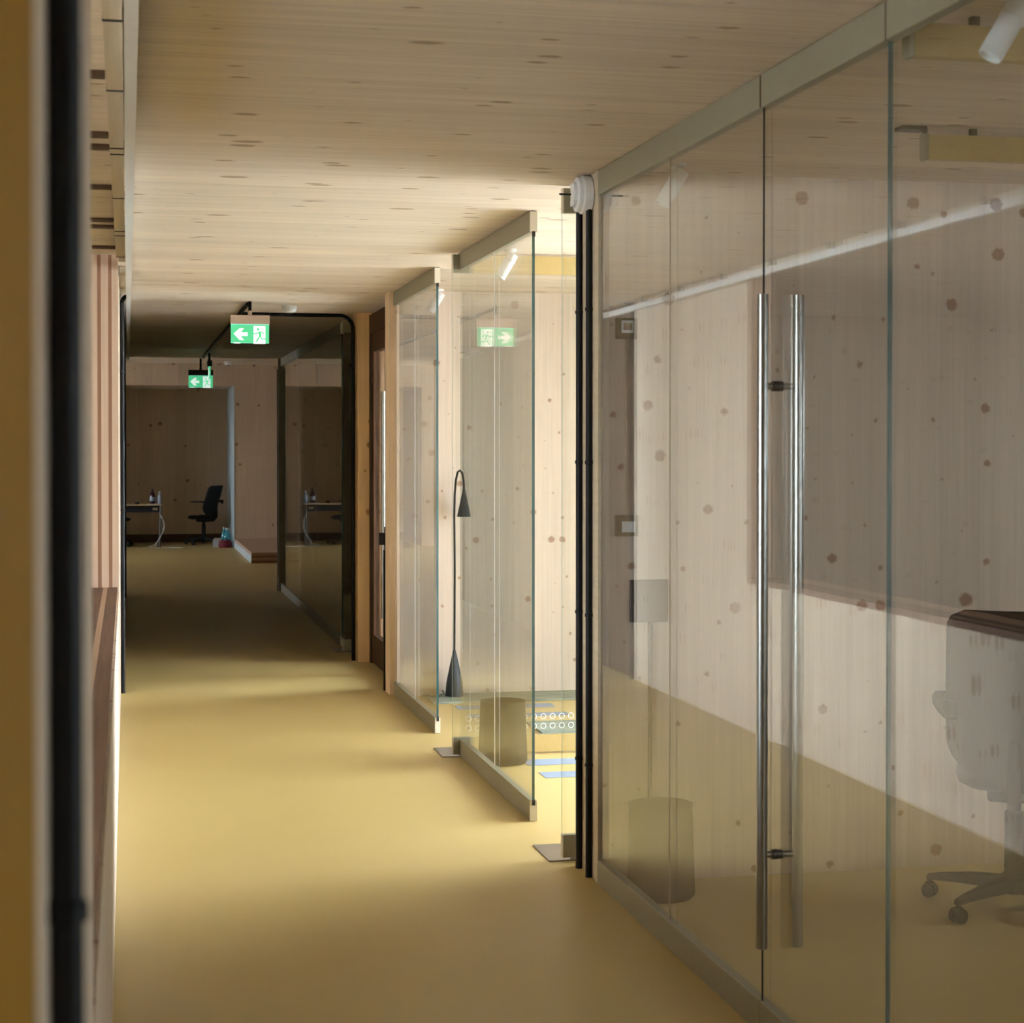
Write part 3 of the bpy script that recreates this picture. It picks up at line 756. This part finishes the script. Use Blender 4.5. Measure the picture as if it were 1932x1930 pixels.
# ------------------------------------------------------------------ office chairs
def rounded(w, z0, z1, r, n=6, lower=None):
    """rounded outline in (x,z)"""
    pts = []
    rl = lower or r
    for cx, cz, a0, rr in ((w-r, z1-r, 0, r), (-w+r, z1-r, 90, r), (-w+rl, z0+rl, 180, rl), (w-rl, z0+rl, 270, rl)):
        for i in range(n+1):
            a = math.radians(a0+90*i/n); pts.append((cx+rr*math.cos(a), cz+rr*math.sin(a)))
    return pts
def chair(label, loc, rz, shell, plas, seat_z=.47, top=1.02, spin=0, arms=True, grp='office swivel chairs'):
    """faces local +Y"""
    e = thing('office_chair', label, 'chair', loc, grp)
    R = Matrix.Translation(Vector(loc)) @ Matrix.Rotation(rz, 4, 'Z')
    for i in range(5):
        a = spin-rz+2*math.pi*i/5
        d = Vector((math.cos(a), math.sin(a), 0)); sd = Vector((-d.y, d.x, 0))
        m = MB(); vs = []
        prof = [(.03, .045, .115, .070), (.16, .030, .108, .070), (.27, .022, .092, .066), (.315, .018, .082, .062)]
        for rr, w, zt, zb in prof:
            for sx, zz in ((-1, zb), (1, zb), (.7, zt), (-.7, zt)): vs.append(d*rr+sd*w*sx*.8+Vector((0, 0, zz)))
        fs = [(0, 1, 2, 3), (15, 14, 13, 12)]
        for s in range(3):
            for k in range(4): fs.append((s*4+k, s*4+(k+1) % 4, s*4+4+(k+1) % 4, s*4+4+k))
        lg = m.add(vs, fs).xform(R).build('base_leg', M[plas], e, bevel=.003)
        cpos = d*.306
        cm = MB().tube([cpos+Vector((0, 0, .052)), cpos+Vector((0, 0, .075))], .008, 8)
        for s in (-1, 1):
            cm.lathe([(0, -.009), (.024, -.009), (.026, 0), (.024, .009), (0, .009)], cpos+sd*.014*s+Vector((0, 0, .0265)), sd, 16)
        cm.lathe([(.020, 0), (.016, .018), (0, .020)], cpos+Vector((0, 0, .036)), Z, 12)
        cm.xform(R).build('caster', M['rubber'] if plas == 'blackfab' else M[plas], lg, True)
    MB().lathe([(0, .06), (.045, .06), (.045, .12), (.034, .13), (.033, .34), (.024, .345), (.024, seat_z-.09), (0, seat_z-.09)], (0, 0, 0), Z, 20).xform(R).build('column', M[plas], e, True)
    MB().box(-.09, .09, -.12, .10, seat_z-.09, seat_z-.045).xform(R).build('tilt_mechanism', M[plas], e, bevel=.012)
    # seat cushion
    m = MB(); n = 28; ring = []
    for k in range(n):
        a = 2*math.pi*k/n; ca, sa = math.cos(a), math.sin(a)
        q = 1/((abs(ca)**3.2+abs(sa)**3.2)**(1/3.2)); ring.append((.200*q*ca, .225*q*sa+.03))
    vs = []; fs = []
    for sc_, z in ((.80, -.048), (.96, -.03), (1, -.005), (.97, .014), (.8, .022), (.3, .018)):
        vs += [(x*sc_, (y-.02)*sc_+.02, seat_z+z-(.03 if y > .2 and z > 0 else 0)*1) for x, y in ring]
    for i in range(5):
        for k in range(n): fs.append((i*n+k, i*n+(k+1) % n, (i+1)*n+(k+1) % n, (i+1)*n+k))
    fs += [tuple(range(n-1, -1, -1)), tuple(range(5*n, 6*n))]
    m.add(vs, fs).xform(R).build('seat', M[shell], e, True)
    # backrest: curved shell
    pts = rounded(.225, seat_z-.005, top, .07, 6, .13)
    def fb(u, v, d):
        t_ = (v-seat_z)/(top-seat_z)
        return Vector((u*(1-.06*max(0, t_-.5)), -.215+d-.09*t_*t_+.05*(u/.225)**2+.03*math.exp(-((t_-.3)/.25)**2), v))
    m = MB(); rows = 26; cols = 10; vs = []; fs = []
    zs = [seat_z+(top-seat_z)*i/rows for i in range(rows+1)]
    def half(z):  # half width of the shell at height z
        xs = [abs(p[0]) for p in pts if abs(p[1]-z) < .03]
        r, rl, w = .06, .15, .228
        if z > top-r: return w-r+math.sqrt(max(0, r*r-(z-top+r)**2))
        if z < seat_z+rl: return w-rl+math.sqrt(max(0, rl*rl-(seat_z+rl-z)**2))
        return w
    for d in (0, .032):
        for z in zs:
            hw = half(z)
            for c_ in range(cols+1): vs.append(fb(-hw+2*hw*c_/cols, z, d))
    nn = (rows+1)*(cols+1)
    for i in range(rows):
        for j in range(cols):
            a = i*(cols+1)+j
            fs.append((a, a+1, a+cols+2, a+cols+1)); fs.append((a+nn, a+nn+cols+1, a+nn+cols+2, a+nn+1))
    for i in range(rows):
        for j in (0, cols):
            a = i*(cols+1)+j; fs.append((a, a+cols+1, a+cols+1+nn, a+nn))
    for j in range(cols):
        for i in (0, rows):
            a = i*(cols+1)+j; fs.append((a, a+1, a+1+nn, a+nn))
    m.add(vs, fs).xform(R).build('backrest', M[shell], e, True)
    m = MB().tube([(0, -.08, seat_z-.07), (0, -.19, seat_z-.06), (0, -.245, seat_z+.0), (0, -.235, seat_z+.14)], [.024, .024, .022, .018], 12)
    m.xform(R).build('back_bracket', M[plas], e, True)
    if arms:
        for s in (-1, 1):
            m = MB(); vs = []; fs = []
            za = seat_z+.250
            for x_, y_, zt, zb in ((.205, -.25, .030, -.045), (.235, -.20, .020, -.022), (.252, -.12, .014, -.012), (.258, .0, .012, -.010), (.255, .10, .010, -.008)):
                for dx, zz in ((-.022, zb), (.022, zb), (.022, zt), (-.022, zt)): vs.append((s*(x_+dx), y_, za+zz))
            fs = [(0, 1, 2, 3), (19, 18, 17, 16)]
            for q in range(4):
                for k in range(4): fs.append((q*4+k, q*4+(k+1) % 4, q*4+4+(k+1) % 4, q*4+4+k))
            m.add(vs, fs).xform(R).build('armrest', M[plas], e, bevel=.008)
chair('taupe swivel chair behind the glass at right picture edge', (3.012, 5.744, 0), math.radians(-28), 'greyfab', 'chairplastic', .48, 1.06, math.radians(134))
chair('black swivel chair facing left in the far alcove', (1.25, 30.62, 0), math.radians(58), 'blackfab', 'blackfab', .47, .99, .3, grp='office swivel chairs')
chair('dark blue swivel chair half hidden behind the far desk', (-.20, 30.35, 0), math.radians(-90), 'bluefab', 'blackfab', .46, .99, .5, grp='office swivel chairs')

# ------------------------------------------------------------------ far desk and its things
e = thing('office_desk', 'narrow desk with dark frame in the far alcove', 'desk', (-.2, 29.85, 0))
DT = .705
B(-1.05, .555, 29.62, 30.05, DT-.022, DT).build('desk_top', M['desk'], e, bevel=.003)
B(-1.02, .53, 29.70, 29.72, DT-.13, DT-.022).build('modesty_panel', M['blackfab'], e)
B(.40, .48, 29.695, 29.70, DT-.095, DT-.055).build('cable_plate', M['tan'], e)
for xx in (-1.02, .53):
    for yy in (29.66, 30.0):
        MB().tube([(xx-.02*(1 if xx > 0 else -1), yy, 0), (xx, yy, DT-.022)], .018, 10).build('leg', M['darksteel'], e, True)
def bottle(label, x, y, z, h, r, mat, cap='white', grp='bottles on the far desk', name='bottle'):
    e = thing(name, label, 'bottle', (x, y, z), grp)
    bd = MB().lathe([(0, 0), (r*.92, 0), (r, .01), (r, h*.55), (r*.8, h*.68), (r*.4, h*.82), (r*.36, h*.93), (0, h*.93)], (x, y, z), Z, 20).build('body', M[mat], e, True)
    MB().lathe([(0, h*.93), (r*.42, h*.925), (r*.42, h), (0, h)], (x, y, z), Z, 16).build('cap', M[cap], e, True)
    MB().lathe([(r*1.01, h*.2), (r*1.015, h*.2), (r*1.015, h*.45), (r*1.01, h*.45)], (x, y, z), Z, 20).build('paper_label', M['clearpl' if mat != 'cyanpl' else 'cyanpl'], bd, True)
bottle('dark red bottle standing on the far desk', .40, 29.86, DT, .25, .045, 'redglass', 'black')
bottle('clear bottle at the right end of the far desk', .515, 29.86, DT, .20, .034, 'clearpl', 'white')
bottle('large turquoise water bottle on the alcove floor', 1.60, 29.93, 0, .30, .062, 'cyanpl', 'white', 'bottles on the alcove floor', 'water_bottle')
bottle('turquoise water bottle behind the larger one', 1.56, 30.06, 0, .31, .05, 'cyanpl', 'white', 'bottles on the alcove floor', 'water_bottle')
e = thing('desk_mouse', 'small black round thing on the far desk', 'mouse', (.155, 29.8, DT))
MB().lathe([(0, 0), (.034, 0), (.038, .012), (.03, .034), (0, .042)], (.155, 29.8, DT), Z, 18).build('shell', M['black'], e, True)
e = thing('paper_pad', 'white paper pad under the dark red bottle', 'paper', (.40, 29.75, DT))
B(.30, .47, 29.64, 29.80, DT, DT+.004).build('sheets', M['white'], e)
B(.30, .47, 29.64, 29.66, DT+.004, DT+.006).build('binding', M['cardboard'], e)
e = thing('cardboard_box', 'pale cardboard box left of the turquoise bottles', 'box', (1.44, 29.72, 0))
B(1.37, 1.50, 29.72, 29.88, 0, .11).build('body', M['cardboard'], e)
MB().add([(1.37, 29.72, .11), (1.50, 29.72, .11), (1.49, 29.68, .15), (1.38, 29.68, .15), (1.37, 29.723, .11), (1.50, 29.723, .11), (1.49, 29.683, .15), (1.38, 29.683, .15)],
         [(0, 1, 2, 3), (7, 6, 5, 4), (0, 4, 5, 1), (1, 5, 6, 2), (2, 6, 7, 3), (3, 7, 4, 0)]).build('flap', M['white'], e)
e = thing('tote_bag', 'slumped dark red bag on the alcove floor', 'bag', (1.55, 29.5, 0))
MB().lathe([(0, 0), (.10, 0), (.115, .03), (.11, .08), (.085, .12), (.05, .125), (0, .11)], (1.55, 29.52, 0), Z, 18).build('body', M['red'], e, True)
MB().tube([(1.50, 29.47, .11), (1.51, 29.46, .16), (1.56, 29.46, .165), (1.60, 29.47, .11)], .008, 8).build('handle', M['blackfab'], e, True)
e = thing('power_cable', 'white cable hanging from the far desk to the floor', 'cable', (.56, 29.70, 0))
pts = []
for i in range(40):
    u = i/39
    if u < .6: pts.append((.50+.08*math.sin(u*7), 29.58, DT-.14-(DT-.16)*u/.6))
    else: pts.append((.50+.08*math.sin(4.2)+(u-.6)*1.1, 29.56+.03*math.sin(u*18), .008))
MB().tube(pts, .006, 6).build('lead', M['white'], e, True)
MB().tube([(.44+.0, 29.56, .008), (.30, 29.52, .008), (.42, 29.57, .06)], .006, 6).build('spare_loop', M['white'], e, True)

# step platform in the hall
e = thing('step_platform', 'low timber step against the far hall wall', 'platform', (1.70, 27, 0))
B(1.70, 4.6, 25.4, 29.36, 0, .11).build('body', M['lam_dark'], e)
B(1.695, 4.6, 25.39, 29.36, .11, .15).build('top_board', M['step'], e)
B(1.690, 1.70, 25.385, 29.36, .001, .11).build('side_board', M['cardboard'], e)  # bluish colour carries the cool window light on this side
B(1.70, 4.6, 25.388, 25.40, .04, .075).build('front_lamella', M['step'], e)

for o in bpy.data.objects:
    if '_w' in o: del o['_w']
